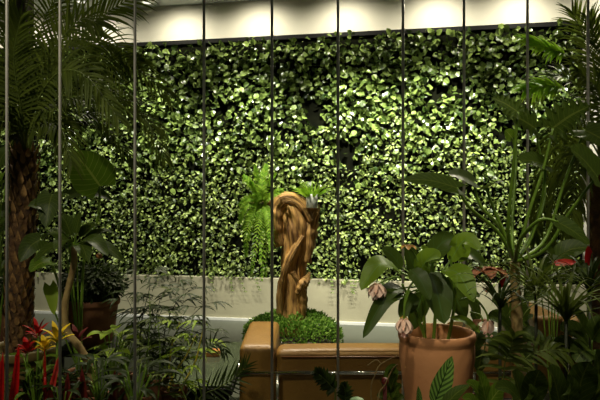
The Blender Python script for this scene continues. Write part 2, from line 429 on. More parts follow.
# ------------------------------------------------------------ glass coffee table
tx0, tx1, ty0, ty1 = P(150, 0, 3.37).x, P(232, 0, 3.37).x, 3.38, 4.45
t = thing('coffee_table', ((tx0+tx1)/2, (ty0+ty1)/2, 0), 'low coffee table with dark green glass top left of the sofa', 'table')
b = MB(); b.box(((tx0+tx1)/2, (ty0+ty1)/2, .413), (tx1-tx0-.02, ty1-ty0-.02, .014)); b.build('glass_top', M_glassgreen, t, smooth=False, bevel=.004)
b = MB(); b.box(((tx0+tx1)/2, (ty0+ty1)/2, .385), (tx1-tx0, ty1-ty0, .04)); b.build('frame', M_blackmetal, t, smooth=False, bevel=.006)
for lx in (tx0+.04, tx1-.04):
    for ly in (ty0+.04, ty1-.04):
        b = MB(); b.box((lx, ly, .1825), (.03, .03, .365)); b.build('leg', M_blackmetal, t, smooth=False)
p = P(212, 358, 4.05)
b = MB(); b.box((p.x, 4.05, .42+.02), (.11, .08, .04)); tag(b.build('wooden_box', M_tanbox, smooth=False, bevel=.004), 'small orange tan box lying on the glass table top', 'box')

# ------------------------------------------------------------ driftwood and its planter
pc = P(293, 330, 5.0)
t = thing('planter', (pc.x, 5.0, 0), 'low planter of clipped green groundcover around the driftwood base behind the sofa', 'planter')
b = MB(); b.lathe((pc.x, 5.0, 0), [(.35, 0), (.385, .02), (.385, .36), (.37, .36), (.365, .34)], 36, sx=1, sy=.9); b.build('container', M_planter, t)
b = MB(); b.lathe((pc.x, 5.0, .335), [(.372, 0), (.372, .012)], 30, sy=.9); b.build('soil', M_soil, t)
b = MB()
for k in range(5200):
    a = rnd.uniform(0, 2*PI); r = math.sqrt(rnd.random())
    h = .36+.15*math.sqrt(max(0, 1-r*r))*rnd.uniform(.6, 1.2)+.02*math.sin(a*5+r*6)-.10*(r**6)*rnd.random()
    p = V((pc.x+.42*r*math.cos(a), 5+.38*r*math.sin(a), h))
    d = (V((math.cos(a)*r, math.sin(a)*r, .9))+rv(.7)).normalized()
    small_leaf(b, p, d, (rv(1)+V((0, -.5, .6))).normalized(), rnd.uniform(.022, .036), rnd.uniform(.012, .02), 0)
b.build('groundcover', M_ground, t, smooth=False, kind='stuff')

base = P(293, 322, 5.0)
t = thing('driftwood', (base.x, 5.0, .35), 'twisted golden brown driftwood trunk standing in the low planter', 'driftwood')
def ridge(th, tt):
    return 1+.10*math.sin(3*th+tt*9)+.07*math.sin(7*th+tt*19+1)+.05*math.sin(13*th+tt*31)+.025*math.sin(23*th+tt*50)+.05*math.sin(tt*22)*math.sin(th*2)
def trunkpath(spec, n=60):
    pts = smooth([P(x, y, Z) for x, y, Z, r in spec], n)
    rr = smooth([V((r, 0, 0)) for *_, r in spec], n)
    return pts, [q.x*5/F for q in rr]
b = MB()
p_, r_ = trunkpath([(293, 334, 5, 14), (292, 318, 5, 14), (292, 300, 5, 12.5), (294, 284, 5, 12), (293, 264, 5, 12), (296, 246, 5, 13.5), (295, 230, 5, 15), (293, 217, 5, 14), (290, 207, 5, 11), (289, 201, 5.0, 6)])
p_[0].z = .347
b.tube(p_, r_, 56, disp=ridge)
# twisting strands, burls and the limbs at the top
for spec in ([(306, 262, 4.95, 5), (309, 245, 4.94, 6), (310, 230, 4.95, 6.5), (313, 218, 4.97, 5.5), (316, 210, 5.0, 4.5), (317, 204, 5.0, 2)],
             [(282, 246, 4.95, 5), (278, 232, 4.95, 7), (276, 220, 4.93, 7), (277, 208, 4.93, 6), (284, 199, 4.93, 6.5), (296, 201, 4.92, 5), (305, 210, 4.92, 4.5), (311, 222, 4.92, 3.5)],
             [(271, 207, 4.96, 2), (275, 201, 4.96, 4), (283, 195, 4.96, 3.5), (291, 197, 4.98, 4.5), (300, 201, 4.98, 4), (309, 208, 4.98, 4), (317, 209, 4.98, 3)],
             [(284, 204, 4.97, 3), (270, 203, 4.97, 2), (258, 203, 4.98, 1.6), (246, 202, 4.99, .8)],
             [(296, 292, 4.93, 5), (302, 284, 4.92, 5.5), (307, 279, 4.93, 3.5), (310, 272, 4.94, 1.0)],
             [(281, 316, 4.94, 3), (281, 292, 4.92, 4), (285, 270, 4.9, 4), (293, 252, 4.89, 3.5), (303, 236, 4.9, 3)],
             [(302, 318, 4.95, 4), (303, 300, 4.93, 4), (299, 284, 4.91, 3), (292, 272, 4.9, 2.5)]):
    p_, r_ = trunkpath(spec, 40); b.tube(p_, r_, 20, disp=lambda th, tt: 1+.16*math.sin(3*th+tt*9)+.09*math.sin(8*th+tt*19)+.06*math.sin(tt*40))
b.build('trunk', M_drift, t)
b = MB(); b.lathe((base.x, 5.0, .347), [(.12, 0), (.115, .004)], 20); b.build('base_plate', M_blackmetal, t)

# vase of grass on the driftwood
vp = P(312, 208, 4.885)
t = thing('glass_vase', vp, 'small clear glass vase of bright green grass on top of the driftwood', 'vase')
b = MB(); r = .05; b.lathe(vp, [(r*.9, 0), (r, .004), (r, .115), (r-.004, .115), (r-.004, .008), (.002, .008)], 24); b.build('glass_body', M_glass, t)
b = MB()
for k in range(60):
    a = rnd.uniform(0, 2*PI); e = rnd.uniform(.2, 1.6)
    b.blade(vp+V((math.cos(a)*.02, math.sin(a)*.02, .07)), (math.cos(a)*e*.8, math.sin(a)*e*.8, 1), (math.cos(a), math.sin(a)-.3, .6), rnd.uniform(.15, .24), .014, 'strap', 5, 2, .8)
b.build('grass', M_palmlit, t)

# ------------------------------------------------------------ fronds
def frond(root, pts, n=34, ll=.2, lw=.014, nrm=(0, -1, .3), mat_=None, rr=.006, droop=.5, start=.2, ang=.9, name='frond', seg=4, rmat=None, twist=0):
    b = MB(); sp = smooth(pts, 24); nrm = V(nrm)
    for i in range(n):
        tt = start+(1-start)*(i+.5)/n; u = tt*24; k = min(int(u), 23); p = sp[k].lerp(sp[k+1], u-k)
        t = (sp[k+1]-sp[k]).normalized(); side = t.cross(nrm).normalized()
        q = (i+.5)/n; L = ll*(.35+.65*math.sin(PI*(.15+.8*q))**.8)*rnd.uniform(.85, 1.1)
        for sg in (-1, 1):
            fw = ang*(1.15-.75*q)
            d = (t*(1.0-fw*.55)+side*sg*fw+nrm*.12+rv(.07)).normalized()
            b.blade(p, d, (nrm+rv(.25)), L, lw, 'strap', seg, 2, droop*rnd.uniform(.6, 1.3), .3)
    o = b.build(name, mat_ or M_palm, root)
    b = MB(); b.tube(sp, [rr*(1-.8*i/24) for i in range(25)], 6); b.build('rachis', rmat or M_rachis, o)
    return o
POTS = [(.515, 2.2, .145)]
def pot(root, c, r, h, m, rim=.02, taper=.7, bulge=0, soil=True, name='pot'):
    c = V(c)
    for x, y, q in POTS:
        r = min(r, max(.026, math.hypot(c.x-x, c.y-y)-q-.002))
    POTS.append((c.x, c.y, r*1.02))
    b = MB(); pr = [(r*taper*.95, 0), (r*taper, .006)]
    for i in range(1, 9):
        q = i/8; pr.append((r*(taper+(.94-taper)*q**.7)+bulge*math.sin(PI*q), h*.86*q))
    pr += [(r*1.0, h*.875), (r*1.02, h*.9), (r*1.02, h*.975), (r, h), (r*.9, h), (r*.88, h*.93), (r*.87, h*.85)]
    b.lathe(c, pr, 44); b.build(name, m, root)
    if soil:
        b = MB(); b.lathe(c+V((0, 0, h*.83)), [(r*.885, 0), (r*.88, .01), (r*.4, .016)], 30); b.build('soil', M_soil, root)

# ------------------------------------------------------------ plant benches
b = MB(); b.box((-1.32, 3.12, .15), (1.75, .94, .30)); tag(b.build('plant_bench', M_bench, smooth=False, bevel=.01), 'low dark stone bench carrying the potted plants on the left', 'bench')
b = MB(); b.box((.98, 2.15, .25), (1.75, .84, .50)); tag(b.build('plant_bench', M_bench, smooth=False, bevel=.01), 'dark stone bench under the flowering pot plant on the right', 'bench')

# ------------------------------------------------------------ left palm
ZP = 3.2
pb = P(17, 400, ZP)
t = thing('potted_palm', (pb.x, ZP, .30), 'tall date palm with shaggy trunk in an olive pot at the left', 'palm')
pot(t, (pb.x+.03, ZP, .30), .19, .40, M_olivepot, taper=.85)
tp = [V((pb.x+.01, ZP, .62)), P(19, 310, ZP), P(21, 260, ZP), P(24, 200, ZP), P(25, 150, ZP)]
sp = smooth(tp, 40)
b = MB(); b.tube(sp, [.062-.006*math.cos(i/40*6) for i in range(41)], 20, disp=lambda th, q: 1+.08*math.sin(5*th+q*40)+.05*math.sin(9*th-q*70)); b.build('trunk', M_trunk, t)
b = MB()
for i in range(230):
    q = i/230; k = min(int(q*40), 39); p = sp[k].lerp(sp[k+1], q*40-k); a = i*2.399
    o = V((math.cos(a), math.sin(a), 0))
    b.blade(p+o*.062, o*.30+V((0, 0, 1)), o, rnd.uniform(.05, .085), rnd.uniform(.025, .042), 'spike', 4, 2, -.1, .3)
b.build('leaf_boots', M_boot, t)
C = P(25, 148, ZP)
def fr(mids, **k): frond(t, [C+V((0, 0, -.03))]+[P(*m_) for m_ in mids], **k)
fr([(48, 85, 3.2), (78, 38, 3.15), (108, 12, 3.1), (150, -12, 3.05)], ll=.27, lw=.016, nrm=(0, -1, .2), n=34, ang=.85)
fr([(38, 118, 3.1), (60, 101, 3.0), (100, 98, 2.95), (160, 128, 2.95)], ll=.24, nrm=(.1, -.55, .8), droop=.9)
fr([(48, 105, 3.25), (85, 68, 3.3), (125, 62, 3.3), (168, 95, 3.3)], ll=.25, nrm=(0, -.8, .55), droop=.9)
fr([(38, 90, 3.4), (65, 40, 3.5), (98, 50, 3.6), (130, 100, 3.7)], ll=.26, nrm=(.2, -.7, .5), droop=.9)
fr([(24, 90, 3.2), (22, 40, 3.2), (5, 5, 3.15)], ll=.24, nrm=(0, -1, .1))
fr([(29, 90, 3.25), (38, 40, 3.3), (52, 5, 3.4), (80, -20, 3.4)], ll=.22, nrm=(0, -1, .1))
fr([(15, 110, 3.15), (0, 75, 3.1), (-30, 60, 3.0)], ll=.24, nrm=(0, -.9, .3))
fr([(18, 122, 3.1), (2, 108, 3.0), (-35, 120, 2.9)], ll=.22, nrm=(0, -.5, .8), droop=.8)
fr([(15, 130, 3.1), (-8, 130, 3.0), (-35, 190, 2.95)], ll=.24, nrm=(-.4, -.6, .6), droop=.9)
fr([(45, 110, 3.5), (90, 85, 3.8), (140, 110, 4.0), (165, 160, 4.05)], ll=.26, nrm=(.2, -.7, .5), droop=1)
fr([(32, 115, 3.0), (55, 75, 2.85), (85, 75, 2.75), (118, 118, 2.72)], ll=.23, nrm=(.2, -.8, .4), droop=.9)
fr([(36, 128, 3.3), (62, 112, 3.4), (98, 118, 3.5), (135, 165, 3.5)], ll=.23, nrm=(.4, -.5, .6), droop=.8)
fr([(20, 118, 3.4), (8, 80, 3.7), (-15, 75, 4.0)], ll=.24, nrm=(0, -.8, .5))
fr([(40, 108, 3.35), (66, 62, 3.35), (104, 42, 3.35), (140, 62, 3.35)], ll=.25, nrm=(.1, -.9, .4), droop=.9)
fr([(34, 100, 3.1), (50, 55, 3.0), (80, 20, 2.95), (100, 25, 2.9)], ll=.22, nrm=(.1, -.9, .3), droop=.8)
fr([(22, 115, 3.0), (14, 60, 2.85), (20, 20, 2.75)], ll=.22, nrm=(.1, -.9, .1), droop=.4)
fr([(33, 132, 3.1), (48, 122, 3.0), (62, 130, 2.95), (72, 165, 2.9)], ll=.2, nrm=(.4, -.6, .5), droop=.8)

# ------------------------------------------------------------ generic leafy plants
def leaf_part(root, base, tip, W, up=(0, -.7, .7), prof='oval', m_=None, sag=.15, fold=.2, n=10, wave=.02, lobes=0, petiole=None, pr=.004, name='leaf', label=None, m=4, holes=False):
    base = V(base); tip = V(tip); L = (tip-base).length
    mid = (base+tip)/2+V((0, 0, sag*L))
    b = MB(); b.blade(None, None, up, L, W, prof, n, m, 0, fold, wave, 0, lobes, pts=[base, mid, tip])
    o = b.build(name, m_ or M_big, root)
    if label: o['label'] = label
    if petiole:
        b = MB(); b.tube(smooth(petiole+[base], 14), [pr*(1.3-.5*i/14) for i in range(15)], 8); b.build('leaf_stalk', M_stem, o)
    return o

# elephant ear / philodendron left
ZE = 3.35
pb = P(80, 400, ZE)
t = thing('elephant_ear_plant', (pb.x, ZE, .30), 'big heart-leaved plant raising one large leaf right of the palm trunk', 'plant')
pot(t, (pb.x, ZE, .30), .085, .22, M_terra2)
r0 = V((pb.x, ZE, .5))
leaf_part(t, P(100, 186, ZE), P(74, 152, ZE), .27, up=(.1, -.95, .35), prof='heart', m_=M_big, petiole=[r0, P(84, 260, ZE), P(97, 222, ZE)], sag=.03, pr=.007)
leaf_part(t, P(52, 195, 3.2), P(46, 228, 3.1), .15, up=(.1, -.9, .3), prof='heart', m_=M_dark, petiole=[r0, P(70, 250, 3.3), P(60, 200, 3.3)], pr=.005)
leaf_part(t, P(50, 262, 3.1), P(30, 272, 3.0), .13, up=(0, -.6, .8), prof='heart', m_=M_big, petiole=[r0, P(60, 290, 3.2)], pr=.005)
leaf_part(t, P(50, 286, 3.15), P(54, 315, 3.1), .08, up=(.3, -.9, .2), prof='heart', m_=M_lime, petiole=[r0, P(50, 300, 3.2)])
leaf_part(t, P(40, 240, 3.15), P(20, 262, 3.05), .13, up=(.3, -.6, .6), prof='heart', m_=M_dark, petiole=[r0, P(58, 280, 3.2)])
leaf_part(t, P(55, 214, 3.2), P(28, 206, 3.1), .12, up=(.1, -.7, .7), prof='lance', m_=M_dark, petiole=[r0, P(66, 250, 3.3)])
leaf_part(t, P(70, 195, 3.5), P(112, 200, 3.5), .13, up=(0, -.6, .8), prof='heart', m_=M_dark, petiole=[r0, P(76, 240, 3.4)])
c = P(-4, 400, 3.47); t = thing('elephant_ear_plant', (c.x, 3.47, .30), 'broad-leaved plant cut off by the left edge of the photo, beside the palm trunk', 'plant')
pot(t, (c.x, 3.47, .30), .07, .2, M_terra2); r0 = V((c.x, 3.47, .46))
leaf_part(t, P(8, 150, 3.5), P(-4, 172, 3.4), .12, up=(0, -.8, .5), prof='heart', m_=M_dark, petiole=[r0, P(0, 250, 3.5)])
leaf_part(t, P(10, 262, 3.4), P(-6, 280, 3.35), .12, up=(0, -.8, .5), prof='heart', m_=M_dark, petiole=[r0, P(2, 300, 3.45)])
leaf_part(t, P(10, 205, 3.4), P(2, 222, 3.35), .10, up=(0, -.8, .5), prof='heart', m_=M_dark, petiole=[r0, P(4, 280, 3.45)])
leaf_part(t, P(2, 180, 3.3), P(-18, 205, 3.3), .13, up=(0, -.7, .7), prof='heart', m_=M_big, petiole=[r0, P(-2, 300, 3.4)])
leaf_part(t, P(4, 225, 3.3), P(-14, 244, 3.3), .13, up=(0, -.7, .7), prof='heart', m_=M_dark, petiole=[r0, P(-4, 320, 3.4)])

# crooked stem tree
ZC = 3.0
pb = P(90, 400, ZC)
t = thing('crooked_tree', (pb.x, 3.02, .30), 'small tree with crooked pale stem and drooping dark leaves behind the yellow flowers', 'small tree')
pot(t, (pb.x+.02, 3.02, .30), .07, .2, M_terra2)
b = MB(); sp = smooth([V((pb.x+.02, 3.02, .48)), P(89, 366, ZC), P(80, 348, ZC), P(67, 330, ZC), (P(65, 305, ZC)), P(70, 282, ZC), P(74, 262, ZC), P(74, 246, ZC)], 40)
b.tube(sp, [.021-.007*i/40 for i in range(41)], 12, disp=lambda th, q: 1+.06*math.sin(4*th+q*50)); b.build('trunk', M_bark, t)
TC = sp[-1]
for (x, y, Z, w_) in ((50, 232, 2.9, .09), (34, 262, 2.9, .09), (104, 246, 2.95, .10), (124, 262, 3.0, .09), (100, 225, 3.1, .09), (60, 215, 3.0, .08), (88, 262, 2.8, .09), (120, 236, 3.2, .08), (55, 250, 2.8, .08), (42, 240, 3.2, .09), (82, 212, 3.0, .07), (108, 256, 2.8, .08)):
    tip = P(x, y, Z); bs = TC.lerp(tip, .22)+V((0, 0, .02))
    leaf_part(t, bs, tip, w_, up=(0, -.35, .95), prof='oval', m_=M_dark, sag=.18, petiole=[TC], pr=.003)
b = MB(); b.ball(P(99, 256, 2.9), .016, 12, 0, .9); b.build('fruit', M_tanbox, t)

# terracotta pot with dark bush
ZB = 3.85
def bushplant(name, x, y, Z, rx, rz, nl, ls, potr, poth, zpot, mp, mlf, label, cat='potted plant', ry=None):
    c = P(x, y, Z); t = thing(name, (c.x, Z, zpot), label, cat); pot(t, (c.x, Z, zpot), potr, poth, mp)
    b = MB(); ry = ry or rx
    z0 = zpot+poth*.84; stem = MB()
    for k in range(9):
        a = k*.7; stem.tube(smooth([(c.x, Z, z0), (c.x+math.cos(a)*rx*.3, Z+math.sin(a)*ry*.3, (z0+c.z)/2), (c.x+math.cos(a)*rx*.7, Z+math.sin(a)*ry*.7, c.z+rz*.2*math.sin(k*3))], 6), .004, 5)
    stem.build('stems', M_stemd, t)
    for k in range(nl):
        d = rv(1)
        while d.length > 1 or d.length < .3: d = rv(1)
        p = V((c.x+d.x*rx, Z+d.y*ry, c.z+d.z*rz))
        if p.z < z0+.01: continue
        small_leaf(b, p, (V((d.x, d.y, d.z*.5-.2))+rv(.6)).normalized(), (d+V((0, -.3, .8))+rv(.5)).normalized(), ls*rnd.uniform(.7, 1.2), ls*.45, 0)
    b.build('foliage', mlf, t, smooth=False)
    return t
bushplant('potted_shrub', 93, 284, ZB, .20, .13, 1500, .045, .17, .30, .55, M_terra2, M_bush, 'dark rounded shrub in a brown clay pot behind the crooked stem')
bushplant('potted_shrub', 2, 292, ZB, .18, .16, 700, .05, .15, .28, .55, M_terra2, M_bush, 'dark shrub in a clay pot at the far left edge behind the palm trunk')
for cx in (P(93, 0, ZB).x, P(2, 0, ZB).x):
    b = MB(); b.box((cx, ZB, .53), (.36, .36, .04)); 
    for a_ in (-1, 1):
        for c_ in (-1, 1): b.box((cx+a_*.15, ZB+c_*.15, .255), (.03, .03, .51))
    tag(b.build('plant_stand', M_blackmetal, smooth=False), 'dark metal stand under the '+('rounded shrub behind the crooked stem' if cx > -1.6 else 'clay pot at the far left edge'), 'plant stand')

# ------------------------------------------------------------ bromeliads and red spikes
def rosette(t, c, n, L, W, m_, e0=.4, e1=1.3, zc=.0, droop=1.0, name='leaf', prof='strap'):
    for k in range(n):
        a = k*2.399+rnd.random()*.3; e = rnd.uniform(e0, e1)
        b = MB(); d = V((math.cos(a)*e, math.sin(a)*e, 1))
        b.blade(V(c)+V((math.cos(a)*.012, math.sin(a)*.012, zc)), d, V((-math.cos(a), -math.sin(a), e)), L*rnd.uniform(.75, 1.1), W, prof, 9, 2, droop, .5)
        b.build(name, m_, t)
def bromeliad(x, y, Z, fm, label, fl=.10, n=10, leafL=.2, lm=None, fw=.03):
    top = P(x, y, Z); t = thing('bromeliad', (top.x, Z, .30), label, 'flower')
    h = max(.10, (top.z-.30)*.55); pot(t, (top.x, Z, .30), .05, h, M_terra2)
    rosette(t, (top.x, Z, .30+h*.85), 10, leafL, .032, lm or M_bush)
    b = MB(); b.tube([(top.x, Z, .30+h*.8), top], .006, 8); b.build('flower_stalk', M_stem, t)
    for k in range(n):
        a = k*2.399; e = .3+1.2*k/n; b = MB()
        b.blade(top+V((0, 0, -.02-.03*k/n)), (math.cos(a)*e, math.sin(a)*e, .9), V((-math.cos(a), -math.sin(a), e)), fl*rnd.uniform(.8, 1.1), fw, 'petal', 6, 2, .5, .35)
        b.build('petal', fm, t)
bromeliad(57, 334, 2.86, M_yellow, 'yellow star-shaped flower right beside the second steel rod', .095)
bromeliad(45, 343, 2.94, M_yellow, 'yellow flower, lower of the yellow blooms near the palm base', .075)
bromeliad(38, 330, 3.02, M_red, 'red flower just left of the yellow blooms', .09, fw=.024)
bromeliad(27, 345, 2.88, M_red, 'red bloom against the foot of the palm trunk', .07)
bromeliad(77, 336, 3.13, M_maroon, 'dull red bloom behind the crooked stem', .09)
def spikeplant(name, x, y, Z, y1, x1, W, fm, label, n=14):
    top = P(x, y, Z); bot = P(x1, y1, Z); t = thing(name, (bot.x, Z, .30), label, 'flower')
    pot(t, (bot.x, Z, .30), .036, .13, M_terra2)
    rosette(t, (bot.x, Z, .41), 7, .22, .03, M_bush, .3, .9)
    b = MB(); b.tube(smooth([(bot.x, Z, .41), bot, bot.lerp(top, .6)], 8), .004, 8); b.build('flower_stalk', M_red, t)
    b = MB(); ax = (top-bot)
    b.blade(None, None, (0, -1, 0), 1, W, 'lance', 16, 4, 0, .5, 0, pts=[bot, bot.lerp(top, .5)+V((W*.1, 0, 0)), top])
    for k in range(n):
        q = k/n; p = bot.lerp(top, q*.80)
        for sg in (-1, 1):
            b.blade(p, ax.normalized()+V((sg*.22*(1-q*.5), -.1, 0)), (sg*.5, -1, .2), ax.length*.15, W*.34, 'petal', 5, 2, 0, .5)
    b.build('flower_spike', fm, t)
spikeplant('flaming_sword', 3, 352, 2.70, 425, -1, .035, M_red, 'red sword-shaped flower spike at the left edge of the photo')
spikeplant('flaming_sword', 19, 345, 2.76, 425, 11, .045, M_red, 'broad red flower spike below the palm trunk')
spikeplant('flaming_sword', 44.5, 345, 2.69, 425, 46, .011, M_red, 'slender red flower spike between the two broad spikes')
spikeplant('flaming_sword', 61, 351, 2.77, 425, 42, .038, M_redpink, 'pinkish red leaning flower spike beside the second rod')
spikeplant('flaming_sword', 82, 368, 2.78, 430, 84, .055, M_maroon, 'dull dark red spike at the bottom left of centre')
spikeplant('flaming_sword', 68, 372, 2.80, 430, 66, .045, M_maroon, 'dark red spike just right of the second rod near the bottom')
spikeplant('flaming_sword', 115, 370, 2.85, 430, 108, .04, M_maroon, 'dark reddish spike low among ferns left of the third rod')

# leafy filler plants, left bed
def leafy(name, x, y, Z, n, L, W, m_, label, prof='lance', spread=1.0, h=.3, zb=.30, potr=.045, up=(0, -.4, .9), droop=1.0, cat='plant', mp=None):
    c = P(x, y, Z); t = thing(name, (c.x, Z, zb), label, cat); ph = min(.16, max(.08, (c.z-zb)*.5)); pot(t, (c.x, Z, zb), potr, ph, mp or M_terra2)
    z0 = zb+ph*.85
    for k in range(n):
        a = k*2.399+rnd.random()*.4; q = (k+1)/n
        hz = (c.z-z0)*(.45+.55*rnd.random()); e = spread*(.25+.55*rnd.random())
        node = V((c.x+math.cos(a)*e*L*.7, Z+math.sin(a)*e*L*.7, z0+max(.03, hz)))
        b = MB(); d = V((math.cos(a), math.sin(a), .35))
        b.blade(node, d, V((0, -.15, 1)), L*rnd.uniform(.7, 1.1), W, prof, 8, 4, droop, .25)
        o = b.build('leaf', m_, t)
        b = MB(); b.tube(smooth([V((c.x, Z, z0)), V((c.x, Z, z0)).lerp(node, .5)+V((0, 0, .02)), node], 6), .003, 6); b.build('leaf_stalk', M_stem, o)
    return t
leafy('leafy_pot_plant', 36, 356, 2.82, 14, .12, .035, M_big, 'low green leafy plant around the foot of the palm')
leafy('leafy_pot_plant', 112, 330, 3.3, 14, .13, .06, M_lime, 'bright green leafy plant in front of the brown pot', h=.4)
leafy('leafy_pot_plant', 100, 352, 2.9, 18, .16, .035, M_bush, 'dark narrow-leaved plant under the crooked stem')
leafy('leafy_pot_plant', 135, 362, 2.82, 22, .17, .03, M_bush, 'dark narrow-leaved plant at the foot of the third rod')
leafy('leafy_pot_plant', 125, 330, 3.50, 22, .15, .03, M_palm, 'airy green plant between the brown pot and the third rod')
leafy('leafy_pot_plant', 62, 385, 2.71, 10, .12, .03, M_bush, 'low dark leaves at the very bottom below the pink spike')

# ------------------------------------------------------------ feathery shrub (false aralia) and cane
def wand_shrub(name, Z, stems, label, m_leaf, m_stem, zb, ll=.10, lw=.011, nlf=9, r=.004, cat='shrub', potr=.07, fingers=True):
    bx = sum(s_[0][0] for s_ in stems)/len(stems); c = P(bx, 400, Z)
    t = thing(name, (c.x, Z, zb), label, cat); pot(t, (c.x, Z, zb), potr, .2, M_terra2)
    for s_ in stems:
        pts = [V((c.x+(P(s_[0][0], 0, Z).x-c.x)*.5, Z, zb+.17))]+[P(x, y, Z+dz) for x, y, dz in s_]
        sp = smooth(pts, 20); b = MB(); b.tube(sp, [r*(1.2-.9*i/20) for i in range(21)], 7); so = b.build('stem', m_stem, t)
        lb = MB()
        for k in range(nlf):
            q = .35+.65*k/(nlf-1); u = q*20; i = min(int(u), 19); p = sp[i].lerp(sp[i+1], u-i); a = k*2.399
            t_ = (sp[i+1]-sp[i]).normalized()
            st = (V((math.cos(a), math.sin(a)*.8, .25))).normalized(); e = p+st*ll*.55
            lb.tube([p, e], .0014, 4)
            for j in range(5 if fingers else 3):
                f_ = (j-2 if fingers else j-1)*.5; s2 = st.cross(V((0, 0, 1))).normalized()
                lb.blade(e, st*math.cos(f_)+s2*math.sin(f_)+V((0, 0, -.15)), (0, -.3, 1), ll*rnd.uniform(.75, 1.15), lw, 'lance', 5, 2, .7, .3)
        lb.build('foliage', m_leaf, so)
    return t
wand_shrub('feathery_shrub', 3.3, [[(140, 360, 0), (142, 320, 0), (150, 285, 0), (146, 268, .05)], [(152, 370, 0), (155, 330, 0), (160, 300, .05), (172, 280, .1)], [(163, 370, 0), (165, 330, 0), (178, 300, 0), (196, 288, 0)],
  [(165, 372, 0), (172, 340, -.1), (186, 322, -.1), (206, 302, -.1)], [(150, 375, 0), (149, 345, .1), (135, 315, .1), (126, 296, .1)], [(158, 375, .1), (162, 350, .1), (150, 322, .1), (160, 310, .1)], [(168, 375, 0), (176, 360, 0), (190, 342, 0), (206, 330, 0)]],
  'feathery dark shrub of thin toothed leaves between the third and fourth rods', M_bush, M_stemd, .30, ll=.11, lw=.016, nlf=15)
wand_shrub('cane_plant', 3.1, [[(176, 398, 0), (187, 378, 0), (196, 360, 0), (200, 343, 0), (205, 322, .05)], [(168, 392, 0), (175, 372, 0), (186, 356, 0), (196, 335, .05)], [(178, 398, .1), (170, 370, .1), (172, 345, .1), (180, 322, .1)]],
  'yellow-caned plant with narrow lime leaves beside the fourth rod', M_lime, M_cane, .30, ll=.11, lw=.018, nlf=8, r=.008, fingers=False)
wand_shrub('cane_plant', 3.0, [[(146, 398, 0), (147, 360, 0), (150, 320, 0), (149, 290, .05)], [(158, 398, 0), (160, 350, 0), (157, 315, 0)], [(133, 398, 0), (128, 370, 0), (120, 345, 0)]],
  'upright bamboo-like plant with green canes just right of the third rod', M_palm, M_stem, .30, ll=.09, lw=.013, nlf=9, r=.004, fingers=False, potr=.05)
# seedling palm by the table
c = P(196, 400, 2.95); t = thing('palm_seedling', (c.x, 2.95, .0), 'young palm with one feathered frond reaching toward the sofa arm', 'palm')
pot(t, (c.x, 2.95, 0), .09, .40, M_terra2)
g0 = V((c.x, 2.95, .35))
frond(t, [g0, P(200, 398, 2.95), P(218, 388, 2.93), (P(236, 377, 2.9)), P(246, 366, 2.88)], 16, .14, .011, (0, -.9, .5), M_bush, .004, .1, .15, .8)
frond(t, [g0, P(197, 370, 3.0), P(206, 350, 3.0), P(216, 343, 3.0), P(226, 352, 3.0)], 9, .10, .009, (0, -.8, .5), M_bush, .003, .9, .45, .8)
frond(t, [g0, P(180, 385, 3.0), P(165, 372, 3.0), P(150, 378, 3.0)], 12, .12, .010, (0, -.6, .8), M_bush, .004, .6, .2, .8)

# ------------------------------------------------------------ hanging fern on the driftwood
fc = P(262, 203, 4.9)
t = thing('hanging_fern', fc, 'feathery green fern cascading from the left limb of the driftwood', 'fern')
b = MB(); b.ball(fc+V((0, .02, -.02)), .03, 12); b.build('root_ball', M_soil, t)
for (x1, y1, x2, y2) in ((258, 182, 255, 166), (264, 180, 266, 165), (268, 184, 276, 174), (252, 186, 244, 176), (250, 198, 240, 205), (256, 215, 248, 240), (262, 220, 260, 262), (268, 215, 270, 250), (252, 212, 243, 228), (258, 225, 252, 272), (266, 225, 266, 276), (262, 190, 262, 172),
    (248, 225, 246, 255), (270, 225, 272, 262), (256, 192, 250, 182), (272, 195, 282, 190), (246, 205, 240, 222), (264, 230, 262, 280)):
    frond(t, [fc, P(x1, y1, 4.85+rnd.uniform(-.1, .1)), P(x2, y2, 4.82+rnd.uniform(-.12, .12))], 22, .052, .013, (rnd.uniform(-.4, .4), -1, .2), M_fern, .002, .3, .1, .9, seg=3, rmat=M_stem)

# ------------------------------------------------------------ medinilla
ZM = 2.2
c = P(436.5, 400, ZM); rimz = P(0, 331, ZM).z
t = thing('medinilla', (c.x, ZM, .50), 'terracotta pot plant with broad leaves and drooping pale pink flowers', 'potted plant')
h = rimz-.50
prof = []
b = MB()
pr = [(.072, 0), (.080, .01), (.102, h*.32), (.124, h*.58), (.139, h*.80), (.1405, h*.88), (.1385, h*.915), (.1385, h*.93), (.1425, h*.945), (.144, h*.965), (.1435, h*.985), (.140, h), (.131, h), (.126, h*.96), (.122, h*.86)]
b.lathe((c.x, ZM, .50), pr, 56); b.build('pot', M_terra, t)
b = MB(); b.lathe((c.x, ZM, .50+h*.84), [(.125, 0), (.12, .012), (.05, .02)], 30); b.build('soil', M_soil, t)
sz = .50+h*.85
stems = [[(424, 338), (423, 300), (418, 276), (412, 262)], [(434, 338), (436, 300), (434, 278), (432, 262)], [(446, 338), (455, 300), (452, 270), (450, 255)], [(428, 338), (418, 318), (410, 300), (402, 284)]]
for k, s_ in enumerate(stems):
    b = MB(); z_ = ZM+(-.02, .02, 0, -.05)[k]
    b.tube(smooth([V((P(s_[0][0], 0, ZM).x, z_, sz))]+[P(x, y, z_) for x, y in s_[1:]], 16), [.0075-.003*i/16 for i in range(17)], 8, disp=lambda th, q: 1+.06*math.sin(2*th)); b.build('stem', M_stem, t)
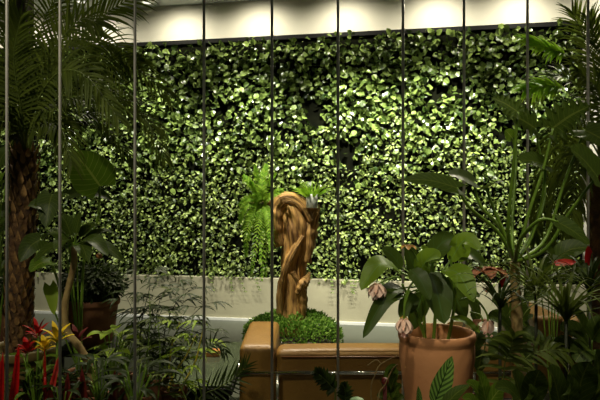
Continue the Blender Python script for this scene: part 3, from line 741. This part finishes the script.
L_ = [((399, 272, 2.15), (361, 290, 2.05), .095, (.0, -.45, .9), M_med, .32), ((402, 288, 2.15), (377, 308, 2.05), .07, (.1, -.5, .8), M_medd, .15), ((404, 294, 2.12), (363, 338, 2.0), .062, (.3, -.6, .7), M_medd, .22),
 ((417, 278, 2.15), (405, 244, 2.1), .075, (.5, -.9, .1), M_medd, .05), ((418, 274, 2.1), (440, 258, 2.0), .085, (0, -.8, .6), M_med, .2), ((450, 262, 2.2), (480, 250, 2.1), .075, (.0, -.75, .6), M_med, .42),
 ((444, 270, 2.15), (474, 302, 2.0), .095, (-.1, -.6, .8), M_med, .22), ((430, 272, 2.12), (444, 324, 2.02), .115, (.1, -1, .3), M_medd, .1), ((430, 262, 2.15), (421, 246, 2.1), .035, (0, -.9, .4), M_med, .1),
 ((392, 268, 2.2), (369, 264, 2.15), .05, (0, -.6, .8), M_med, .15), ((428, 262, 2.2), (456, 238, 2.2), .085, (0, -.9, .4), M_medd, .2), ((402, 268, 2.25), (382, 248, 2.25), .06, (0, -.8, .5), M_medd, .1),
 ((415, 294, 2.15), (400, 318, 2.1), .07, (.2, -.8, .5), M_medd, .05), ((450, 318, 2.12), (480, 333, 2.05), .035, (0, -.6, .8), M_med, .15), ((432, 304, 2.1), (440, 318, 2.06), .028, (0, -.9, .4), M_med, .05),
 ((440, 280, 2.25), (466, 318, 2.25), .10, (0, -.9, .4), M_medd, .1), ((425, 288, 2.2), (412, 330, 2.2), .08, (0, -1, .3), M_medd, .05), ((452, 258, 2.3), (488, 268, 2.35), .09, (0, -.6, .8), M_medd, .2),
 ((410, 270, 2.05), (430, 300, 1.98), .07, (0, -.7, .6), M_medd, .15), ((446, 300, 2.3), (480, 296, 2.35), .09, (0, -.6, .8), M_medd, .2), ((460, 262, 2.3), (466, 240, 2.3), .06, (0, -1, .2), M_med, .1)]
for bs, tp_, w_, up, m_, sg in L_:
    B_ = P(*bs); leaf_part(t, B_, P(*tp_), w_, up=up, m_=m_, sag=sg, prof='oval', n=12, m=6, fold=.22, petiole=[B_.lerp(P(432, 285, 2.2), .5)], pr=.003)
def bloom(pts, Z, nb, pl, m_, beads=22, bm=None, e=.5, tip=None, stalk=True):
    sp = smooth([P(x, y, Z) for x, y in pts], 14); o = None
    b = MB(); b.tube(sp, .0035, 8); st = b.build('flower_stalk', M_stem, t)
    p = sp[-1]
    for k in range(nb):
        a = k*2*PI/nb+.4; q = MB()
        d = V((math.cos(a)*e, math.sin(a)*e, -1 if e < 1 else -.3)); 
        q.blade(p+V((0, 0, .004)), d, V((math.cos(a), math.sin(a), .3)), pl*rnd.uniform(.85, 1.1), pl*.75, 'petal', 8, 4, .5, .5)
        q.build('petal', m_, st)
    if beads:
        q = MB()
        for k in range(beads):
            d = rv(1); q.ball(p+V((d.x*.016, d.y*.016, -pl*.55-abs(d.z)*pl*.5)), .0045, 8)
        q.build('flower_cluster', bm or M_bead, st)
bloom([(417, 278), (410, 286), (405, 300), (404, 317)], 2.05, 4, .030, M_ybract, 0)
bloom([(410, 290), (405, 305), (404, 320)], 2.04, 7, .055, M_pink, 26, e=.55)
bloom([(400, 278), (394, 277), (384, 281), (377, 285)], 2.06, 7, .055, M_pink, 20, e=.75)
bloom([(418, 262), (413, 252), (408, 247)], 2.05, 6, .034, M_ybract, 0, e=1.6)
bloom([(462, 275), (474, 266), (488, 270)], 2.15, 6, .075, M_brownpink, 22, e=1.3)
bloom([(460, 300), (474, 298), (486, 312), (488, 322)], 2.05, 4, .050, M_pink, 8, e=.22)
bloom([(470, 312), (480, 315), (483, 322)], 2.1, 4, .05, M_brownpink, 0, e=1.4)

# calathea in front of the pot
c = P(432, 400, 1.95); t = thing('calathea', (c.x, 1.95, .50), 'striped calathea leaf standing in front of the terracotta pot', 'plant')
pot(t, (c.x, 1.95, .50), .06, .13, M_terra2)
g0 = V((c.x, 1.95, .61))
leaf_part(t, P(434, 404, 1.93), P(452, 356, 1.95), .072, up=(.1, -1, .15), m_=M_calA, sag=0, prof='lance', n=14, petiole=[g0], pr=.003, name='leaf')
leaf_part(t, P(419, 408, 1.93), P(418, 386, 1.93), .03, up=(.7, -1, .15), m_=M_calA, sag=0, prof='lance', petiole=[g0])
leaf_part(t, P(442, 410, 1.90), P(470, 385, 1.88), .05, up=(0, -.5, .8), m_=M_dark, sag=.1, prof='lance', petiole=[g0])

# ------------------------------------------------------------ tall philodendron, right
c = P(517, 400, 2.3); t = thing('split_leaf_philodendron', (c.x, 2.3, .50), 'tall plant with long green leaf stalks and dark split leaves on the right', 'plant')
pot(t, (c.x, 2.3, .50), .09, .22, M_terra2)
hb = P(515, 262, 2.3)
b = MB(); b.tube(smooth([V((c.x, 2.3, .68)), P(517, 320, 2.3), P(515, 285, 2.3), hb], 16), [.022-.003*i/16 for i in range(17)], 14, disp=lambda th, q: 1+.10*math.sin(q*70)); b.build('trunk', M_bark, t)
def philo(stalk, tip, W, m_, up, prof='heart', lobes=.0, pr=.006, sag=.05, bl=None):
    bs = P(*stalk[-1]); leaf_part(t, bs, P(*tip), W, up=up, m_=m_, prof=prof, lobes=lobes, sag=sag, n=28 if lobes else 14, m=8, petiole=[hb]+[P(*q) for q in stalk[:-1]], pr=pr, fold=.15)
philo([(508, 235, 2.2), (512, 180, 2.15), (518, 112, 2.1)], (492, 98, 2.1), .10, M_dark, (0, -.9, .4), lobes=.5)
philo([(528, 215, 2.3), (543, 170, 2.3), (553, 128, 2.3)], (590, 106, 2.2), .20, M_dark, (-.1, -.9, .45), lobes=.55)
philo([(530, 240, 2.35), (541, 205, 2.35), (546, 165, 2.35)], (518, 160, 2.3), .12, M_dark, (0, -.7, .7))
philo([(545, 250, 2.2), (570, 212, 2.15), (597, 176, 2.1)], (570, 148, 2.05), .17, M_dark, (.3, -.8, .6))
philo([(498, 232, 2.25), (470, 208, 2.2), (457, 188, 2.15)], (403, 180, 2.1), .09, M_dark, (0, -.75, .65), sag=.06)
philo([(505, 235, 2.3), (495, 212, 2.3), (486, 188, 2.3)], (502, 182, 2.2), .07, M_dark, (0, -.6, .8))
philo([(500, 228, 2.4), (480, 205, 2.4), (474, 182, 2.4)], (448, 174, 2.3), .09, M_dark, (0, -.8, .6))
philo([(534, 230, 2.4), (545, 190, 2.5), (535, 128, 2.5)], (502, 112, 2.45), .15, M_dark, (.1, -.9, .4), lobes=.5)
philo([(545, 240, 2.4), (565, 180, 2.4), (585, 130, 2.4)], (615, 150, 2.3), .18, M_dark, (0, -.7, .7))
philo([(520, 240, 2.1), (540, 220, 2.0), (558, 222, 1.98)], (590, 245, 1.95), .09, M_dark, (0, -.6, .8))
philo([(512, 230, 2.4), (516, 160, 2.5), (512, 138, 2.5)], (505, 130, 2.5), .07, M_big, (0, -.9, .4))

# palm at the right, behind the rods
ZR = 3.6
c = P(603, 300, ZR); t = thing('potted_palm', (c.x, ZR, 0), 'palm with brown fibrous trunk at the right edge, arching light and dark fronds', 'palm')
pot(t, (c.x, ZR, 0), .2, .4, M_olivepot)
b = MB(); b.tube(smooth([(c.x, ZR, .33), P(602, 280, ZR), P(600, 220, ZR), P(601, 160, ZR)], 30), .065, 18, disp=lambda th, q: 1+.08*math.sin(5*th+q*30)); b.build('trunk', M_trunk, t)
CR = P(601, 160, ZR)
def fr2(mids, **k): frond(t, [CR]+[P(*q) for q in mids], **k)
fr2([(596, 100, 3.5), (575, 62, 3.5), (553, 50, 3.5), (528, 41, 3.5)], ll=.16, lw=.022, nrm=(0, -.7, .7), mat_=M_palmlit, n=20, start=.62, droop=.6)
fr2([(592, 120, 3.5), (572, 95, 3.5), (550, 86, 3.5), (527, 90, 3.5)], ll=.16, lw=.022, nrm=(0, -.7, .7), mat_=M_palmlit, n=20, start=.62, droop=.6)
fr2([(590, 110, 3.7), (570, 80, 3.7), (550, 78, 3.7), (530, 100, 3.7)], ll=.22, nrm=(0, -.6, .8), droop=.8)
fr2([(600, 90, 3.6), (588, 45, 3.6), (572, 12, 3.6)], ll=.24, nrm=(0, -1, .2), droop=.5)
fr2([(602, 100, 3.6), (600, 55, 3.6), (590, 20, 3.6)], ll=.24, nrm=(.1, -1, .2), droop=.5)
fr2([(606, 100, 3.6), (612, 60, 3.6), (625, 25, 3.6)], ll=.24, nrm=(0, -1, .2), droop=.4)
fr2([(602, 120, 3.4), (596, 88, 3.3), (575, 70, 3.2)], ll=.22, nrm=(0, -.9, .4), droop=.6)
fr2([(585, 150, 3.5), (566, 150, 3.4), (553, 200, 3.4), (550, 250, 3.4)], ll=.20, lw=.02, nrm=(.5, -.8, .2), droop=1.4)
fr2([(592, 155, 3.4), (580, 158, 3.3), (572, 210, 3.3), (570, 255, 3.3)], ll=.20, lw=.02, nrm=(-.5, -.8, .2), droop=1.4)
fr2([(588, 140, 3.6), (560, 138, 3.6), (540, 190, 3.6), (535, 240, 3.6)], ll=.20, lw=.02, nrm=(.2, -.9, .2), droop=1.4)
fr2([(590, 130, 3.8), (565, 118, 3.9), (545, 150, 3.9)], ll=.24, nrm=(0, -.6, .8), droop=.9)

# strap-leaved dracaenas
def straps(name, x, y, Z, n, L, W, label, m_, z0=.50, droop=1.6, e0=.3, e1=1.6):
    c = P(x, y, Z); t = thing(name, (c.x, Z, z0), label, 'plant'); pot(t, (c.x, Z, z0), .08, .14, M_terra2)
    b = MB(); b.tube([(c.x, Z, z0+.11), c], .006, 8); b.build('stem', M_stemd, t)
    for k in range(n):
        a = k*2.399; e = rnd.uniform(e0, e1); b = MB()
        b.blade(c+V((0, 0, -.04*k/n)), (math.cos(a)*e, math.sin(a)*e, 1), V((-math.cos(a), -math.sin(a), e+.3)), L*rnd.uniform(.75, 1.1), W, 'strap', 14, 2, droop, .4)
        b.build('leaf', m_, t)
straps('dracaena', 536, 288, 2.10, 34, .27, .013, 'arching strap-leaved plant right of the tall plant base', M_palm)
straps('dracaena', 566, 312, 1.93, 34, .28, .014, 'arching strap-leaved plant low at the right with long drooping leaves', M_palm)
straps('dracaena', 500, 300, 2.05, 26, .22, .012, 'dark grassy strap-leaved plant behind the pink bud', M_bush)
straps('dracaena', 590, 285, 2.2, 26, .26, .014, 'dark strap-leaved plant at the right edge', M_bush)
c = P(500, 400, 1.9); t = thing('parlour_palm', (c.x, 1.9, .50), 'small feathery palm right of the terracotta pot', 'palm')
pot(t, (c.x, 1.9, .50), .06, .13, M_terra2); g0 = V((c.x, 1.9, .61))
frond(t, [g0, P(504, 372, 1.9), P(510, 350, 1.88), P(514, 335, 1.85)], 11, .11, .015, (-.1, -.8, .5), M_palm, .003, .8, .25, 1.1)
frond(t, [g0, P(520, 370, 1.9), P(545, 350, 1.9), P(562, 352, 1.9)], 12, .10, .014, (0, -.6, .8), M_palm, .003, .8, .25, 1.0)
def broad(name, x, y, Z, leaves, label, m_=M_dark, W=.1, z0=.50, prof='oval'):
    c = P(x, y, Z); t = thing(name, (c.x, Z, z0), label, 'plant'); pot(t, (c.x, Z, z0), .06, .12, M_terra2); g = V((c.x, Z, z0+.1))
    for (x0, y0, x1, y1, dz, w_) in leaves:
        leaf_part(t, P(x0, y0, Z+dz), P(x1, y1, Z+dz-.05), w_, up=(0, -.7, .7), m_=m_, prof=prof, sag=.15, petiole=[g], pr=.003)
    return t
broad('broad_leaf_plant', 565, 400, 1.75, [(560, 405, 548, 368, 0, .08), (575, 408, 590, 362, 0, .09), (585, 415, 612, 380, 0, .09), (568, 410, 570, 380, -.1, .07), (600, 400, 596, 350, .1, .09)], 'broad dark glossy leaves in the bottom right corner')
broad('broad_leaf_plant', 525, 400, 1.8, [(522, 408, 512, 372, 0, .07), (530, 408, 540, 370, 0, .08), (528, 412, 530, 388, -.1, .06), (520, 400, 495, 388, -.1, .05)], 'broad dark leaves at the bottom below the tall plant')
broad('broad_leaf_plant', 482, 400, 1.82, [(484, 405, 466, 382, 0, .05), (486, 402, 476, 371, 0, .05), (488, 405, 512, 384, 0, .05), (480, 412, 462, 398, -.05, .045)], 'mid green pointed leaves at the bottom just right of the terracotta pot', M_big, prof='lance')
broad('broad_leaf_plant', 552, 300, 2.45, [(552, 262, 590, 248, 0, .10), (540, 275, 566, 262, 0, .09), (560, 280, 598, 270, 0, .10), (548, 290, 525, 300, 0, .09), (556, 262, 540, 248, 0, .07)], 'dark leafy plant below the drooping palm leaves on the right')
broad('broad_leaf_plant', 590, 340, 2.05, [(588, 345, 560, 330, 0, .09), (592, 340, 612, 322, 0, .09), (590, 350, 575, 362, -.1, .09), (585, 335, 572, 312, .1, .08), (595, 350, 606, 372, -.1, .09), (580, 350, 552, 352, 0, .08)], 'dark broad leaves at the right edge in front of the armchair')
broad('broad_leaf_plant', 515, 330, 2.5, [(512, 330, 488, 318, 0, .09), (516, 322, 524, 298, 0, .09), (520, 335, 545, 345, -.05, .09), (510, 345, 490, 360, -.05, .09), (518, 345, 528, 368, -.1, .09), (508, 320, 492, 300, .1, .08), (524, 326, 532, 318, .05, .07)], 'dark leafy plant behind the small feathery palm')
broad('broad_leaf_plant', 480, 330, 2.6, [(480, 330, 474, 352, 0, .08), (486, 335, 500, 350, 0, .08), (478, 322, 466, 300, 0, .08), (484, 350, 478, 372, 0, .08)], 'dark leafy plant behind the right rim of the terracotta pot')
# red and pink flowers among them
def anth(x, y, Z, m_, W, label, x2=None, y2=None, spike=True):
    c = P(x, y, Z); t = thing('anthurium', (c.x, Z, .50), label, 'flower'); pot(t, (c.x, Z, .5), .045, .09, M_terra2)
    b = MB(); b.tube([(c.x, Z, .57), c], .003, 6); b.build('flower_stalk', M_stem, t)
    b = MB(); e = P(x2 if x2 else x, y2 if y2 else y-12, Z-.02)
    b.blade(None, None, (0, -1, .2), 1, W, 'petal', 8, 4, 0, .3, pts=[c, c.lerp(e, .5), e]); b.build('spathe', m_, t)
    rosette(t, (c.x, Z, .57), 6, .16, .03, M_bush, .4, 1)
anth(500, 288, 2.17, M_red, .022, 'small upright red flower beside the tall plant base', 505, 270)
anth(552, 263, 2.36, M_redpink, .030, 'pink red flower lying among dark leaves on the right', 576, 262)
anth(588, 268, 2.3, M_red, .035, 'red flower beside the rightmost steel rod', 588, 246)

# small plants at the bottom centre
c = P(322, 400, 2.35); t = thing('zamioculcas', (c.x, 2.35, .0), 'dark stubby-leaved plant in front of the sofa back below the centre', 'plant')
pot(t, (c.x, 2.35, 0), .06, .45, M_terra2); g0 = V((c.x, 2.35, .4))
frond(t, [g0, P(335, 400, 2.35), P(330, 385, 2.33), (P(316, 372, 2.3))], 12, .05, .022, (.1, -.9, .4), M_bush, .005, .2, .5, 1.1)
frond(t, [g0, P(340, 410, 2.35), P(345, 395, 2.33), (P(343, 384, 2.3))], 9, .04, .020, (.1, -.9, .4), M_bush, .005, .2, .5, 1.1)
c = P(366, 400, 2.3); t = thing('wiry_grass', (c.x, 2.3, .0), 'thin bent grass stems left of the terracotta pot', 'plant')
pot(t, (c.x+.05, 2.3, 0), .05, .5, M_terra2); g0 = V((c.x+.05, 2.3, .45))
for pts in ([(371, 395), (375, 375), (381, 364), (397, 356)], [(381, 364), (376, 360), (367, 366)], [(378, 400), (385, 385), (392, 370), (398, 364)]):
    b = MB(); b.tube(smooth(([g0] if pts[0][1] > 380 else [])+[P(x, y, 2.3) for x, y in pts], 12), .0025, 6); b.build('stem', M_bark, t)
c = P(388, 400, 2.42); t = thing('leafy_pot_plant', (c.x, 2.42, 0), 'dark leafy plant squeezed left of the terracotta pot', 'plant')
pot(t, (c.x-.0, 2.42, 0), .07, .55, M_terra2); g0 = V((c.x, 2.42, .5))
for (x0, y0, x1, y1) in ((388, 398, 380, 380), (390, 392, 398, 375), (392, 400, 402, 385), (388, 404, 377, 396), (392, 385, 394, 366), (386, 380, 397, 366), (394, 404, 404, 398)):
    leaf_part(t, P(x0, y0, 2.42), P(x1, y1, 2.38), .045, up=(0, -.7, .7), m_=M_dark, petiole=[g0], pr=.002)
c = P(386, 395, 2.3)
b = MB(); b.tube([(c.x, 2.33, .0), (c.x, 2.33, c.z+.03)], .008, 8); b.ball((c.x, 2.33, c.z+.045), .016, 10)
tag(b.build('flower_bud', M_maroon), 'small dark red bud on a thick stalk left of the terracotta pot', 'flower')
c = P(357, 400, 2.3); t = thing('succulent', (c.x, 2.3, 0), 'pale green rounded succulent at the bottom edge', 'succulent')
pot(t, (c.x, 2.3, 0), .055, .62, M_terra2)
b = MB(); b.lathe((c.x, 2.3, .55), [(.02, 0), (.03, .08), (.038, .12), (.036, .15), (.025, .165), (.008, .172)], 24); b.build('body', M_cream, t)
